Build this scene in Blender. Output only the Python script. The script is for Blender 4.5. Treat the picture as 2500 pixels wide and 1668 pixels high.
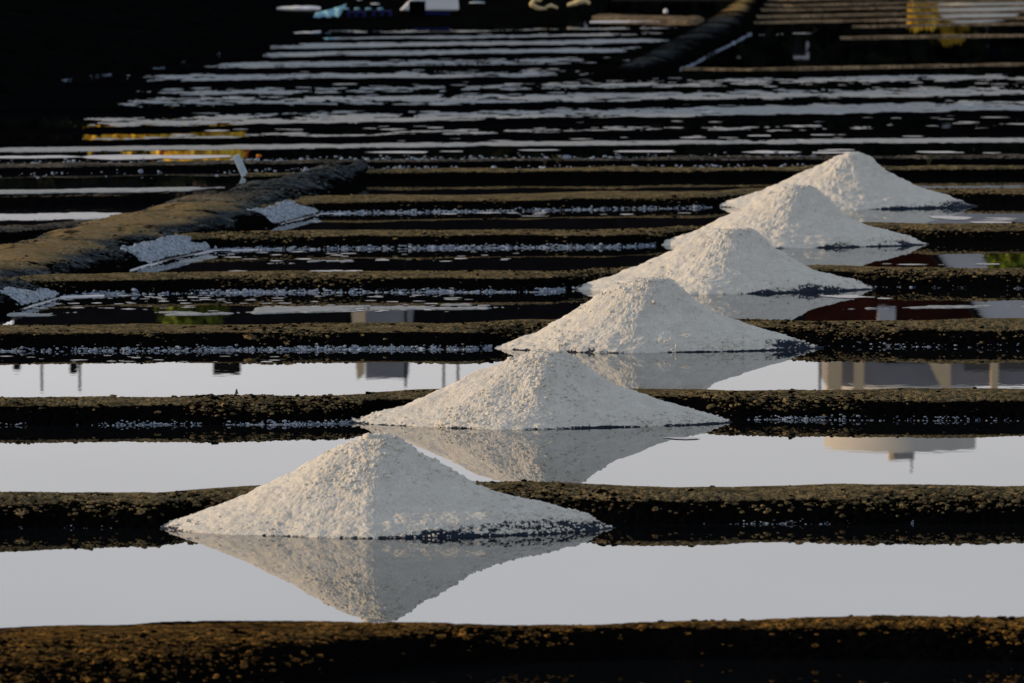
import bpy, math, random
import numpy as np
from mathutils import Vector

for o in list(bpy.data.objects): bpy.data.objects.remove(o, do_unlink=True)
sc = bpy.context.scene
C = sc.collection

# ------------------------------------------------------------------ camera
F_PX = 22000.0; CAM_H = 3.6; HORIZON = -420.0
PITCH = math.atan((834 - HORIZON) / F_PX)
cd = bpy.data.cameras.new('camera'); cam = bpy.data.objects.new('camera', cd); C.objects.link(cam)
cam.location = (0, 0, CAM_H); cam.rotation_euler = (math.pi/2 - PITCH, 0, 0)
cd.sensor_width = 36; cd.lens = F_PX/2500*36; cd.clip_start = 1; cd.clip_end = 20000
cd.dof.use_dof = True; cd.dof.focus_distance = 56; cd.dof.aperture_fstop = 10
sc.camera = cam
# ------------------------------------------------------------------ world, sun, exposure
SUN_EL = math.radians(13.0); SUN_AZ = math.radians(4.0)      # from the left, a touch behind the scene
world = bpy.data.worlds.new('World'); sc.world = world; world.use_nodes = True
wt = world.node_tree; bg = wt.nodes['Background']
sky = wt.nodes.new('ShaderNodeTexSky'); sky.sky_type = 'NISHITA'; sky.sun_disc = False
sky.sun_elevation = SUN_EL; sky.sun_rotation = math.radians(270) + SUN_AZ
sky.air_density = 1.0; sky.dust_density = 1.0; sky.ozone_density = 2.0
veil = wt.nodes.new('ShaderNodeMixRGB'); veil.blend_type = 'MIX'; veil.inputs[0].default_value = 0.68
# thin high cloud, brighter towards the horizon all the way round
wtc = wt.nodes.new('ShaderNodeTexCoord'); wsep = wt.nodes.new('ShaderNodeSeparateXYZ'); wrm = wt.nodes.new('ShaderNodeValToRGB')
wt.links.new(wtc.outputs['Generated'], wsep.inputs[0]); wt.links.new(wsep.outputs[2], wrm.inputs[0])
e_ = wrm.color_ramp.elements; e_[0].position = 0.0; e_[0].color = (.92, .875, .92, 1); e_[1].position = .75; e_[1].color = (.42, .47, .54, 1)
x_ = wrm.color_ramp.elements.new(.2); x_.color = (.68, .68, .74, 1)
wsc = wt.nodes.new('ShaderNodeVectorMath'); wsc.operation = 'SCALE'; wsc.inputs['Scale'].default_value = 10.0
# faint uneven streaks in the cloud, over the whole sky
wmp = wt.nodes.new('ShaderNodeMapping'); wmp.inputs['Scale'].default_value = (7, 7, 30); wno = wt.nodes.new('ShaderNodeTexNoise')
wno.inputs['Scale'].default_value = 1.0; wno.inputs['Detail'].default_value = 4
wt.links.new(wtc.outputs['Generated'], wmp.inputs[0]); wt.links.new(wmp.outputs[0], wno.inputs['Vector'])
wmr = wt.nodes.new('ShaderNodeMapRange'); wmr.inputs[1].default_value = .3; wmr.inputs[2].default_value = .7; wmr.inputs[3].default_value = .90; wmr.inputs[4].default_value = 1.10
wt.links.new(wno.outputs['Fac'], wmr.inputs[0]); wmu = wt.nodes.new('ShaderNodeVectorMath'); wmu.operation = 'SCALE'
wt.links.new(wrm.outputs[0], wmu.inputs[0]); wt.links.new(wmr.outputs[0], wmu.inputs['Scale']); wt.links.new(wmu.outputs[0], wsc.inputs[0]); wt.links.new(wsc.outputs[0], veil.inputs[2])
wt.links.new(sky.outputs[0], veil.inputs[1]); wt.links.new(veil.outputs[0], bg.inputs[0])
bg.inputs[1].default_value = 0.113
sl = bpy.data.lights.new('sun', 'SUN'); sl.energy = 3.6; sl.angle = math.radians(0.6); sl.color = (1.0, 0.71, 0.42)
so = bpy.data.objects.new('sun', sl); C.objects.link(so)
S = Vector((-math.cos(SUN_EL)*math.cos(SUN_AZ), math.cos(SUN_EL)*math.sin(SUN_AZ), math.sin(SUN_EL)))
so.rotation_euler = S.to_track_quat('Z', 'Y').to_euler(); so.location = (-40, 60, 30)
sc.view_settings.view_transform = 'Standard'; sc.view_settings.look = 'None'
sc.view_settings.exposure = 0.0; sc.view_settings.gamma = 1.0; sc.view_settings.use_curve_mapping = False
sc.render.engine = 'CYCLES'

# ------------------------------------------------------------------ helpers
CP, SP = math.cos(PITCH), math.sin(PITCH)
def at(px, py, z=0.0):
    """ground point seen at a photo pixel, at height z"""
    u, v = px - 1250.0, py - 834.0
    dx, dy, dz = u, F_PX*CP - v*SP, -F_PX*SP - v*CP
    k = (z - CAM_H)/dz
    return (dx*k, dy*k)
def at_d(px, py, D):
    """X and height of something at distance D that the water mirrors at a photo pixel"""
    return (px - 1250.0)*D/F_PX, (py - HORIZON)*D/F_PX - CAM_H

def _hash(ix, iy, seed):
    h = (ix.astype(np.int64)*374761393 + iy.astype(np.int64)*668265263 + seed*1442695041) & 0xffffffff
    h = ((h ^ (h >> 13))*1274126177) & 0xffffffff
    h = ((h ^ (h >> 16))*2246822519) & 0xffffffff
    return ((h ^ (h >> 15)) & 0xffffff)/float(0xffffff)
def vnoise(x, y, seed=0):
    ix, iy = np.floor(x), np.floor(y); fx, fy = x-ix, y-iy
    fx = fx*fx*(3-2*fx); fy = fy*fy*(3-2*fy)
    a = _hash(ix, iy, seed); b = _hash(ix+1, iy, seed); c = _hash(ix, iy+1, seed); d = _hash(ix+1, iy+1, seed)
    return (a*(1-fx)+b*fx)*(1-fy) + (c*(1-fx)+d*fx)*fy - 0.5
def fbm(x, y, seed=0, oct=4, gain=0.5):
    r = 0; a = 1.0; n = 0
    for k in range(oct):
        r = r + a*vnoise(x*2**k + 13.7*k, y*2**k - 7.1*k, seed+k); n += a; a *= gain
    return 2*r/n
def worley(x, y, seed=0):
    """rounded lump height 0..1"""
    ix, iy = np.floor(x), np.floor(y); best = np.full(x.shape, 9.0)
    for ox in (-1, 0, 1):
        for oy in (-1, 0, 1):
            cx, cy = ix+ox, iy+oy
            px = cx + _hash(cx, cy, seed); py = cy + _hash(cx, cy, seed+77)
            best = np.minimum(best, (px-x)**2 + (py-y)**2)
    return np.sqrt(np.clip(1-best/0.8, 0, 1))
def sstep(a, b, x):
    t = np.clip((x-a)/(b-a), 0, 1); return t*t*(3-2*t)

def link(name, me, mats=None, parent=None, kind=None, label=None, cat=None, group=None):
    o = bpy.data.objects.new(name, me); C.objects.link(o)
    if mats: 
        for m in (mats if isinstance(mats, (list, tuple)) else [mats]): me.materials.append(m)
    if parent: o.parent = parent
    return tag(o, label, cat, group, kind)
def tag(o, label=None, cat=None, group=None, kind=None):
    if label: o['label'] = label
    if cat: o['category'] = cat
    if group: o['group'] = group
    if kind: o['kind'] = kind
    return o
def empty(name, loc=(0, 0, 0), rz=0, **k):
    o = bpy.data.objects.new(name, None); C.objects.link(o); o.location = loc; o.rotation_euler = (0, 0, rz)
    return tag(o, **k)
def mesh_np(name, V, Fq, smooth=True, attrs=None):
    me = bpy.data.meshes.new(name); V = np.asarray(V, np.float32); Fq = np.asarray(Fq, np.int32)
    n = Fq.shape[1]
    me.vertices.add(len(V)); me.vertices.foreach_set('co', V.ravel())
    me.loops.add(Fq.size); me.loops.foreach_set('vertex_index', Fq.ravel())
    me.polygons.add(len(Fq)); me.polygons.foreach_set('loop_start', np.arange(0, Fq.size, n, dtype=np.int32))
    me.polygons.foreach_set('loop_total', np.full(len(Fq), n, np.int32))
    me.polygons.foreach_set('use_smooth', np.full(len(Fq), smooth, bool))
    if attrs:
        for k, v in attrs.items():
            a = me.attributes.new(k, 'FLOAT', 'POINT'); a.data.foreach_set('value', np.asarray(v, np.float32).ravel())
    me.update(calc_edges=True); me.validate(); return me
def grid_faces(nu, nv, wrap=False):
    i = np.arange(nu if wrap else nu-1)[:, None]; j = np.arange(nv-1)[None, :]
    i2 = (i+1) % nu
    a = i*nv+j; b = i2*nv+j; c = i2*nv+j+1; d = i*nv+j+1
    return np.stack([a+0*b, b, c, d], -1).reshape(-1, 4)
ICO_V = []; t_ = (1+5**.5)/2
for s1 in (-1, 1):
    for s2 in (-1, 1):
        ICO_V += [(0, s1, s2*t_), (s1, s2*t_, 0), (s2*t_, 0, s1)]
ICO_V = np.array(ICO_V, float); ICO_V /= np.linalg.norm(ICO_V[0])
ICO_F = []
for a in range(12):
    for b in range(a+1, 12):
        for c in range(b+1, 12):
            if all(np.linalg.norm(ICO_V[p]-ICO_V[q]) < 1.1 for p, q in ((a, b), (b, c), (a, c))):
                n = np.cross(ICO_V[b]-ICO_V[a], ICO_V[c]-ICO_V[a])
                ICO_F.append((a, b, c) if np.dot(n, ICO_V[a]) > 0 else (a, c, b))
ICO_F = np.array(ICO_F)
def lumps(name, P, R, flat=0.7, seed=1, smooth=False, attr=None):
    """many little irregular lumps in one mesh; P (n,3) centres, R (n,) radii"""
    rg = np.random.default_rng(seed); n = len(P)
    ang = rg.uniform(0, 6.28, n); c, s = np.cos(ang), np.sin(ang)
    V = ICO_V[None]*(1+rg.uniform(-.3, .3, (n, 12, 1)))*np.asarray(R)[:, None, None]
    V = V*np.stack([rg.uniform(.8, 1.3, n), rg.uniform(.7, 1.1, n), np.full(n, flat)*rg.uniform(.8, 1.2, n)], -1)[:, None]
    x = V[..., 0]*c[:, None]-V[..., 1]*s[:, None]; y = V[..., 0]*s[:, None]+V[..., 1]*c[:, None]
    V = np.stack([x, y, V[..., 2]], -1) + np.asarray(P)[:, None]
    Fq = (ICO_F[None] + 12*np.arange(n)[:, None, None]).reshape(-1, 3)
    at_ = {k: np.repeat(v, 12) for k, v in attr.items()} if attr else None
    return mesh_np(name, V.reshape(-1, 3), Fq, smooth, at_)
class MB:
    def __init__(s): s.v = []; s.f = []
    def poly(s, pts):
        n = len(s.v); s.v += [tuple(p) for p in pts]; s.f.append(tuple(range(n, n+len(pts))))
    def box(s, x0, x1, y0, y1, z0, z1, top=None):
        n = len(s.v); t = top or (x0, x1, y0, y1)
        s.v += [(x0, y0, z0), (x1, y0, z0), (x1, y1, z0), (x0, y1, z0), (t[0], t[2], z1), (t[1], t[2], z1), (t[1], t[3], z1), (t[0], t[3], z1)]
        for f in ((0, 3, 2, 1), (4, 5, 6, 7), (0, 1, 5, 4), (1, 2, 6, 5), (2, 3, 7, 6), (3, 0, 4, 7)): s.f.append(tuple(n+i for i in f))
    def tube(s, x, y, z0, z1, r0, r1=None, n=24, x1=None, y1=None):
        r1 = r0 if r1 is None else r1; k = len(s.v); x1 = x if x1 is None else x1; y1 = y if y1 is None else y1
        for (xx, yy, z, r) in ((x, y, z0, r0), (x1, y1, z1, r1)):
            for i in range(n): a = 2*math.pi*i/n; s.v.append((xx+r*math.cos(a), yy+r*math.sin(a), z))
        for i in range(n): s.f.append((k+i, k+(i+1) % n, k+n+(i+1) % n, k+n+i))
        s.f.append(tuple(range(k+n-1, k-1, -1))); s.f.append(tuple(range(k+n, k+2*n)))
    def build(s, name, mat, parent=None, smooth=False, bevel=0, **k):
        me = bpy.data.meshes.new(name); me.from_pydata(s.v, [], s.f); me.update()
        if smooth: me.polygons.foreach_set('use_smooth', [len(p.vertices) == 4 for p in me.polygons])
        o = link(name, me, mat, parent, **k)
        if bevel:
            b = o.modifiers.new('bevel', 'BEVEL'); b.width = bevel; b.segments = 2
        return o

# ------------------------------------------------------------------ materials
def new_mat(name):
    m = bpy.data.materials.new(name); m.use_nodes = True
    return m, m.node_tree, m.node_tree.nodes['Principled BSDF']
def N(t, typ, **k):
    n = t.nodes.new(typ)
    for a, b in k.items(): setattr(n, a, b)
    return n
def noise(t, scale, detail=4, rough=.6, stretch=None, dist=0):
    tc = N(t, 'ShaderNodeTexCoord'); n = N(t, 'ShaderNodeTexNoise')
    n.inputs['Scale'].default_value = scale; n.inputs['Detail'].default_value = detail; n.inputs['Roughness'].default_value = rough
    n.inputs['Distortion'].default_value = dist
    mp = N(t, 'ShaderNodeMapping'); mp.inputs['Scale'].default_value = stretch or (1, 1, 1)
    t.links.new(tc.outputs['Object'], mp.inputs[0]); t.links.new(mp.outputs[0], n.inputs['Vector'])
    return n.outputs['Fac']
def ramp(t, fac, stops):
    r = N(t, 'ShaderNodeValToRGB'); e = r.color_ramp.elements
    e[0].position, e[0].color = stops[0][0], (*stops[0][1], 1); e[1].position, e[1].color = stops[-1][0], (*stops[-1][1], 1)
    for p, c in stops[1:-1]: x = e.new(p); x.color = (*c, 1)
    t.links.new(fac, r.inputs[0]); return r.outputs[0]
def mix(t, fac, a, b):
    m = N(t, 'ShaderNodeMixRGB'); 
    for s_, v in ((m.inputs[0], fac), (m.inputs[1], a), (m.inputs[2], b)):
        if isinstance(v, (int, float)): s_.default_value = v
        elif isinstance(v, tuple): s_.default_value = (*v, 1)
        else: t.links.new(v, s_)
    return m.outputs[0]
def bump(t, p, h, strength=.5, dist=.01):
    b = N(t, 'ShaderNodeBump'); b.inputs['Strength'].default_value = strength; b.inputs['Distance'].default_value = dist
    t.links.new(h, b.inputs['Height']); t.links.new(b.outputs[0], p.inputs['Normal'])
def attr(t, name): a = N(t, 'ShaderNodeAttribute', attribute_name=name); return a.outputs['Fac']
def plain(name, col, rough=.8, spec=.3, var=.15, scale=3, bmp=0):
    m, t, p = new_mat(name); f = noise(t, scale, 5)
    c = ramp(t, f, [(.3, tuple(x*(1-var) for x in col)), (.7, tuple(min(1, x*(1+var)) for x in col))])
    t.links.new(c, p.inputs['Base Color']); p.inputs['Roughness'].default_value = rough; p.inputs['Specular IOR Level'].default_value = spec
    if bmp: bump(t, p, f, .6, bmp)
    return m

def water_mat(name, amp, rough=.0):
    m, t, p = new_mat(name)
    p.inputs['Base Color'].default_value = (.004, .005, .006, 1); p.inputs['IOR'].default_value = 1.36
    p.inputs['Roughness'].default_value = rough
    geo = N(t, 'ShaderNodeNewGeometry'); 
    def ch(off, sx, sy, det=3):
        mp = N(t, 'ShaderNodeMapping'); mp.inputs['Location'].default_value = (off, off*.37, 0); mp.inputs['Scale'].default_value = (sx, sy, 1)
        n = N(t, 'ShaderNodeTexNoise'); n.inputs['Scale'].default_value = 1; n.inputs['Detail'].default_value = det
        t.links.new(geo.outputs['Position'], mp.inputs[0]); t.links.new(mp.outputs[0], n.inputs['Vector'])
        s_ = N(t, 'ShaderNodeMath', operation='SUBTRACT'); s_.inputs[1].default_value = .5; t.links.new(n.outputs['Fac'], s_.inputs[0]); return s_.outputs[0]
    # calm nearly everywhere, with cat's paws of very fine ripple
    mask = N(t, 'ShaderNodeMapRange'); mask.inputs[1].default_value = -.02; mask.inputs[2].default_value = .2; mask.inputs[3].default_value = .25; mask.inputs[4].default_value = 1
    t.links.new(ch(31, .5, .8, 2), mask.inputs[0])
    ky = N(t, 'ShaderNodeMath', operation='MULTIPLY'); t.links.new(ch(3, 7, 9), ky.inputs[0]); t.links.new(mask.outputs[0], ky.inputs[1])
    my = N(t, 'ShaderNodeMath', operation='MULTIPLY'); my.inputs[1].default_value = amp; t.links.new(ky.outputs[0], my.inputs[0])
    mx = N(t, 'ShaderNodeMath', operation='MULTIPLY'); mx.inputs[1].default_value = amp; t.links.new(ch(9, 7, 9), mx.inputs[0])
    cb = N(t, 'ShaderNodeCombineXYZ'); cb.inputs[2].default_value = 1
    t.links.new(mx.outputs[0], cb.inputs[0]); t.links.new(my.outputs[0], cb.inputs[1])
    nv = N(t, 'ShaderNodeVectorMath', operation='NORMALIZE'); t.links.new(cb.outputs[0], nv.inputs[0])
    t.links.new(nv.outputs[0], p.inputs['Normal']); return m
M = {}
M['water'] = water_mat('calm_brine', .0030)

def mud_mat(name, dry=(.185, .15, .085), dry2=(.33, .25, .12), wet=(.0022, .0022, .0024), clod_scale=26):  # wet: wet mud colour with painted shade in it
    m, t, p = new_mat(name)
    n1 = noise(t, clod_scale, 5, .65); n2 = noise(t, clod_scale*.22, 4, .6); a = attr(t, 'dry')
    # dry crust where the attribute (height above the brine, distance from the edge) says so, broken up by clods; wet mud below is blackened with painted shade
    s = N(t, 'ShaderNodeMath', operation='ADD'); t.links.new(a, s.inputs[0]); t.links.new(n1, s.inputs[1])
    mr = N(t, 'ShaderNodeMapRange'); mr.inputs[1].default_value = .92; mr.inputs[2].default_value = 1.12; t.links.new(s.outputs[0], mr.inputs[0])
    dc = ramp(t, n2, [(.3, dry), (.55, tuple(.5*(x+y) for x, y in zip(dry, dry2))), (.75, dry2)])
    dc = mix(t, ramp(t, noise(t, clod_scale*2.5, 3), [(.42, (0, 0, 0)), (.54, (1, 1, 1))]), tuple(x*.28 for x in dry), dc)
    dc = mix(t, ramp(t, noise(t, clod_scale*.45, 4, .75, (.7, 1, 1)), [(.38, (1, 1, 1)), (.56, (0, 0, 0))]), dc, tuple(x*.33 for x in dry))
    dc = mix(t, attr(t, 'ochre'), dc, (.36, .25, .10))  # tan painted over crests that should catch the sun
    t.links.new(mix(t, mr.outputs[0], wet, dc), p.inputs['Base Color'])
    p.inputs['Roughness'].default_value = 1; p.inputs['Specular IOR Level'].default_value = 0
    bump(t, p, n1, 1, .03); return m
M['mud'] = mud_mat('dark_mud')
M['mud_ochre'] = mud_mat('ochre_mud', dry=(.10, .062, .025), dry2=(.46, .235, .05), clod_scale=22)
M['mud_far'] = mud_mat('far_mud', dry=(.08, .075, .065), dry2=(.2, .17, .13), wet=(.002, .002, .0025), clod_scale=9)
M['mud_tan'] = mud_mat('tan_mud', dry=(.20, .15, .095), dry2=(.33, .25, .155), clod_scale=6)
M['bank'] = mud_mat('crusted_bank_mud', dry=(.035, .05, .062), dry2=(.15, .155, .145), clod_scale=12)
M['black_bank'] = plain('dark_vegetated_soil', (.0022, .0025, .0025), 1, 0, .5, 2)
M['land'] = plain('dark_marsh_soil', (.012, .012, .009), .95, .05, .4, .3)

m, t, p = new_mat('coarse_salt'); M['salt'] = m
n1 = noise(t, 60, 4, .7); n2 = noise(t, 9, 3, .6); w = attr(t, 'wet')
c1 = ramp(t, n2, [(.3, (.59, .565, .50)), (.7, (.70, .675, .61))])
c1 = mix(t, ramp(t, noise(t, 130, 2), [(.3, (0, 0, 0)), (.42, (1, 1, 1))]), (.42, .41, .40), c1)
sm = N(t, 'ShaderNodeMath', operation='ADD'); t.links.new(w, sm.inputs[0]); t.links.new(noise(t, 28, 4, .7), sm.inputs[1])
mr = N(t, 'ShaderNodeMapRange'); mr.inputs[1].default_value = .84; mr.inputs[2].default_value = .95; t.links.new(sm.outputs[0], mr.inputs[0])
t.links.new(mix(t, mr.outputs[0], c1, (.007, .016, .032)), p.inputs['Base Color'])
p.inputs['Roughness'].default_value = .85; p.inputs['Specular IOR Level'].default_value = .25
bump(t, p, n1, .7, .012)
def crust_mat(name, c, c2, sc_=12):
    m, t, p = new_mat(name); f = noise(t, sc_, 4)
    t.links.new(ramp(t, f, [(.35, c), (.65, c2)]), p.inputs['Base Color']); p.inputs['Roughness'].default_value = .8; return m
M['salt_shade'] = M['salt']
M['crust'] = crust_mat('salt_crust', (.09, .13, .19), (.28, .34, .43))  # blue of the shade put into the crust colour
M['damp_salt'] = crust_mat('damp_salt', (.03, .05, .075), (.36, .42, .49), 34)  # greyer, bluer salt with the shade of the pan corners in its colour
M['film'] = crust_mat('floating_salt_film', (.15, .165, .17), (.33, .345, .345))
M['film_bright'] = crust_mat('bright_salt_film', (.40, .41, .43), (.6, .6, .61))
M['white_paint'] = plain('white_polyester', (.75, .76, .78), .5, .4, .05, 2)
M['dark_plastic'] = plain('dark_plastic', (.002, .002, .003), 1, 0, .3, 3)
M['tarp'] = plain('pale_blue_tarpaulin', (.15, .34, .46), .5, .4, .25, 4)
M['navy'] = plain('navy_painted_wood', (.01, .015, .09), .8, .1, .3, 5)
M['pale_wood'] = plain('bleached_wood', (.45, .55, .62), .9, .1, .15, 20, .004)
M['stone'] = plain('pale_lit_stone', (.62, .5, .27), .9, .1, .25, 6, .02)
M['orange'] = plain('orange_float', (.5, .16, .02), .8, .1, .3)
M['slate'] = plain('dark_slate_roof', (.006, .0055, .0065), 1, 0, .3, 2)
M['rust_roof'] = plain('old_red_tile_roof', (.022, .005, .003), 1, 0, .5, 1)
M['dark_wall'] = plain('dark_stone_wall', (.012, .011, .010), 1, 0, .3, 2)
M['white_wall'] = plain('whitewashed_wall', (.6, .6, .64), .95, .1, .05, 1)
M['cream'] = plain('cream_render', (.78, .60, .38), .95, .1, .06, 1)
M['tower_render'] = plain('pale_tower_render', (.60, .565, .50), .95, .1, .06, 1)
M['grey_render'] = plain('grey_render', (.26, .26, .28), .95, .1, .12, 1)
M['glass'] = plain('dark_window_glass', (.01, .01, .012), .15, .5, .1)
M['bark'] = plain('bark', (.05, .04, .03), .95, .1, .3, 6)
M['leaf_dark'] = plain('dark_foliage', (.006, .008, .005), 1, 0, .5, .8)
M['leaf_green'] = plain('yellow_green_foliage', (.12, .15, .015), .9, .1, .5, .8)
M['leaf_gold'] = plain('golden_reed', (.72, .49, .055), .9, .1, .25, 1.2)
M['leaf_rust'] = plain('rusty_foliage', (.35, .08, .02), .9, .1, .3, 1.2)
M['samphire'] = plain('marsh_samphire', (.16, .2, .03), .8, .2, .3, 20)

# ------------------------------------------------------------------ the ground and the brine
m_ = MB(); R_ = 9000
m_.poly([(-R_, -R_, -.3), (R_, -R_, -.3), (R_, R_, -.3), (-R_, R_, -.3)])
m_.build('ground', M['land'], kind='structure', label='dark marsh soil under and around the salt pans')
m_ = MB(); m_.poly([(-45, 12, 0), (60, 12, 0), (60, 206, 0), (-45, 206, 0)])
m_.build('water', M['water'], kind='structure', label='still brine filling the salt pans and mirroring sky and piles')
m_ = MB()
m_.box(-900, 900, 205, 1500, -.25, .35, (-900, 900, 206, 1500)); m_.box(-900, -44, -60, 205, -.25, .3); m_.box(59, 900, -60, 205, -.25, .3)
m_.box(-44, 59, -60, 13, -.25, .3)
m_.build('land', M['land'], kind='structure', label='flat dark land round the pans')

# ------------------------------------------------------------------ ribbons: bunds and banks
def poly_interp(pts, xs):
    p = np.array(pts, float); return np.interp(xs, p[:, 0], p[:, 1])
def ribbon(name, A, B, h, nv, mat, seed, clod=.012, clod_size=.05, dry_lo=.055, dry_hi=.11, power=3.2, below=.1,
           hvar=.012, dry_or_sun_fun=None, rough_all=False, taper=0, relief=0, sun_tint=None, label=None):
    """A, B: (n,2) ground edges at the waterline (near and far); a rounded ridge between them"""
    A = np.asarray(A); B = np.asarray(B); n = len(A)
    uw = (h/(h+below))**(1/power)
    # cross coordinate, denser near the camera side
    u = np.linspace(-1, 1, nv); u = np.sign(u)*np.abs(u)**.72
    mid = (A+B)/2; half = (B-A)/2/uw
    X = mid[:, None, 0] + half[:, None, 0]*u; Y = mid[:, None, 1] + half[:, None, 1]*u
    z = -below + (h+below)*(1-np.abs(u)**power)[None, :] + 0*X
    low = fbm(X*1.1, Y*1.6, seed, 3); z += hvar*low*sstep(-.02, .05, z)*2
    hh = hvar*1.5*vnoise(X[:, :1]*.5+seed, 0*X[:, :1], seed+5); z += hh
    if relief: z += relief*fbm(X*2.6+.5*Y, Y*.9, seed+40, 4, .6)*sstep(0, .06, z)
    if taper:
        e = sstep(0, taper, np.arange(n))*sstep(0, taper, n-1-np.arange(n)); z = -below + (z+below)*e[:, None]
    front = sstep(.35, -.15, u)[None, :] if not rough_all else np.ones((1, nv))
    wl = worley(X/clod_size, (Y+z*1.5)/clod_size*.8, seed+3); wl2 = worley(X/clod_size*2.3, (Y+z*1.5)/clod_size*2, seed+4)
    k = (.3+.7*front)*(.5+1.0*np.clip(fbm(X*2.2, Y*2.2, seed+9, 2)+.4, 0, 1))
    dsp = clod*((wl-.5) + .45*(wl2-.5))*k
    z = z + dsp*.8; Y = Y - dsp*front*1.0
    dry = sstep(dry_lo, dry_hi, z + .35*clod*wl) + .25*fbm(X*1.7, Y*1.7, seed+21, 3)
    if dry_or_sun_fun is not None: dry = dry_or_sun_fun(X, Y, z, dry)
    V = np.stack([X, Y, z], -1).reshape(-1, 3)
    me = mesh_np(name, V, grid_faces(n, nv), True, {'dry': np.clip(dry, 0, 1), 'ochre': sun_tint(X, Y, z) if sun_tint else 0*z})
    o = link(name, me, mat, kind='structure', label=label)
    return X, Y, z, o
def px_samples(x0, x1, step, margin_l, margin_r):
    inner = np.arange(x0, x1, step)
    left = x0 - np.cumsum(np.linspace(step, step*6, 400)); left = left[left > x0-margin_l][::-1]
    right = x1 + np.cumsum(np.linspace(step, step*6, 400)); right = right[right < x1+margin_r]
    return np.concatenate([left, inner, right])
def px_edge(pts, xs, z=0.0):
    ys = poly_interp(pts, xs); return np.array([at(x, y, z) for x, y in zip(xs, ys)])

# name, waterline px polyline, far-crest px polyline, height, px step, nv, left limit px
BUNDS = [
 ('nearest', [(-600, 1760), (300, 1715), (750, 1668), (1100, 1618), (1500, 1610), (2500, 1613), (3200, 1613)],
             [(-600, 1505), (0, 1497), (200, 1487), (380, 1484), (520, 1488), (900, 1504), (1300, 1519), (1650, 1516), (2100, 1509), (2500, 1512), (3200, 1516)], .135, 5.0, 100, 2600, 'mud_ochre'),
 ('second', [(-600, 1286), (0, 1288), (340, 1290), (384, 1291), (440, 1278), (1400, 1270), (1500, 1277), (1600, 1279), (2500, 1276), (3200, 1270)],
            [(-600, 1205), (0, 1199), (200, 1193), (400, 1190), (650, 1180), (1150, 1170), (1300, 1172), (1500, 1179), (1650, 1184), (1900, 1180), (2200, 1178), (2500, 1174), (3200, 1172)], .125, 5.0, 84, 2600, 'mud'),
 ('third', [(-600, 1036), (0, 1038), (760, 1037), (850, 1034), (920, 1022), (1700, 1016), (1800, 1023), (2500, 1026), (3200, 1020)],
           [(-600, 965), (0, 961), (600, 959), (800, 954), (1000, 944), (1400, 936), (1550, 938), (1760, 948), (2000, 949), (2300, 941), (2500, 938), (3200, 934)], .122, 5.0, 70, 2600, 'mud'),
 ('fourth', [(-600, 858), (0, 858), (1150, 853), (1205, 850), (1270, 841), (1900, 838), (2000, 844), (2500, 848), (3200, 845)],
            [(-600, 791), (0, 789), (600, 786), (1100, 783), (1400, 774), (1700, 772), (2000, 780), (2250, 778), (2500, 775), (3200, 772)], .118, 5.0, 60, 2600, 'mud'),
 ('fifth', [(-100, 740), (0, 735), (130, 722), (500, 716), (1350, 712), (1395, 707), (1460, 699), (2050, 694), (2140, 700), (2500, 705), (3200, 700)],
           [(-100, 672), (150, 665), (400, 662), (1000, 661), (1400, 660), (1600, 652), (1850, 648), (2200, 650), (2500, 648), (3200, 645)], .112, 5.0, 50, 150, 'mud'),
 ('sixth', [(250, 640), (380, 625), (520, 611), (900, 607), (1500, 604), (1610, 599), (1680, 590), (2200, 586), (2260, 591), (2500, 594), (3200, 590)],
           [(250, 566), (520, 560), (1000, 558), (1600, 556), (1900, 548), (2100, 543), (2500, 542), (3200, 538)], .108, 5.0, 46, 0, 'mud'),
 ('seventh', [(560, 560), (660, 548), (780, 522), (1200, 516), (1700, 508), (1750, 505), (1820, 497), (2300, 494), (2380, 497), (2500, 499), (3200, 495)],
             [(560, 486), (700, 474), (1000, 470), (1400, 467), (1700, 464), (2000, 460), (2500, 456), (3200, 450)], .1, 6.0, 42, 0, 'mud'),
]
ORD = ['nearest', 'second', 'third', 'fourth', 'fifth', 'sixth', 'seventh']
BW = {}
def wobA(i, x): return .10*vnoise(x*1.1+i*9, 0*x, i) + .04*vnoise(x*5, 0*x, i+50)
def clods(R4, i, mat, h):
    X, Y, z, o = R4; rg = np.random.default_rng(900+i)
    px = 1250 + X/Y*F_PX; n = (2400, 3000, 3000, 2600, 2200, 1700, 1200)[i]
    w = np.exp(-((z-h*.76)/(h*.27))**2)*(Y < Y[:, X.shape[1]//2][:, None]+.1)*(px > -120)*(px < 2620)
    w = w*np.clip(.25+1.6*fbm(X*1.3, Y*1.3, 70+i, 3), 0.02, 2)
    if i == 0: w = w + .5*sstep(900, -100, px)*(z > .0)*(Y < Y[:, X.shape[1]//2][:, None])*(px > -120)
    w = w.ravel(); idx = rg.choice(len(w), n, p=w/w.sum())
    P = np.stack([X.ravel()[idx], Y.ravel()[idx], z.ravel()[idx]], -1)
    link('mud_clods', lumps('mud_clods', P, rg.gamma(3, .0028, n)+.003, .55, 70+i, False, {'dry': rg.uniform(.15, .9, n)}), mat, o, kind='stuff')
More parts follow.
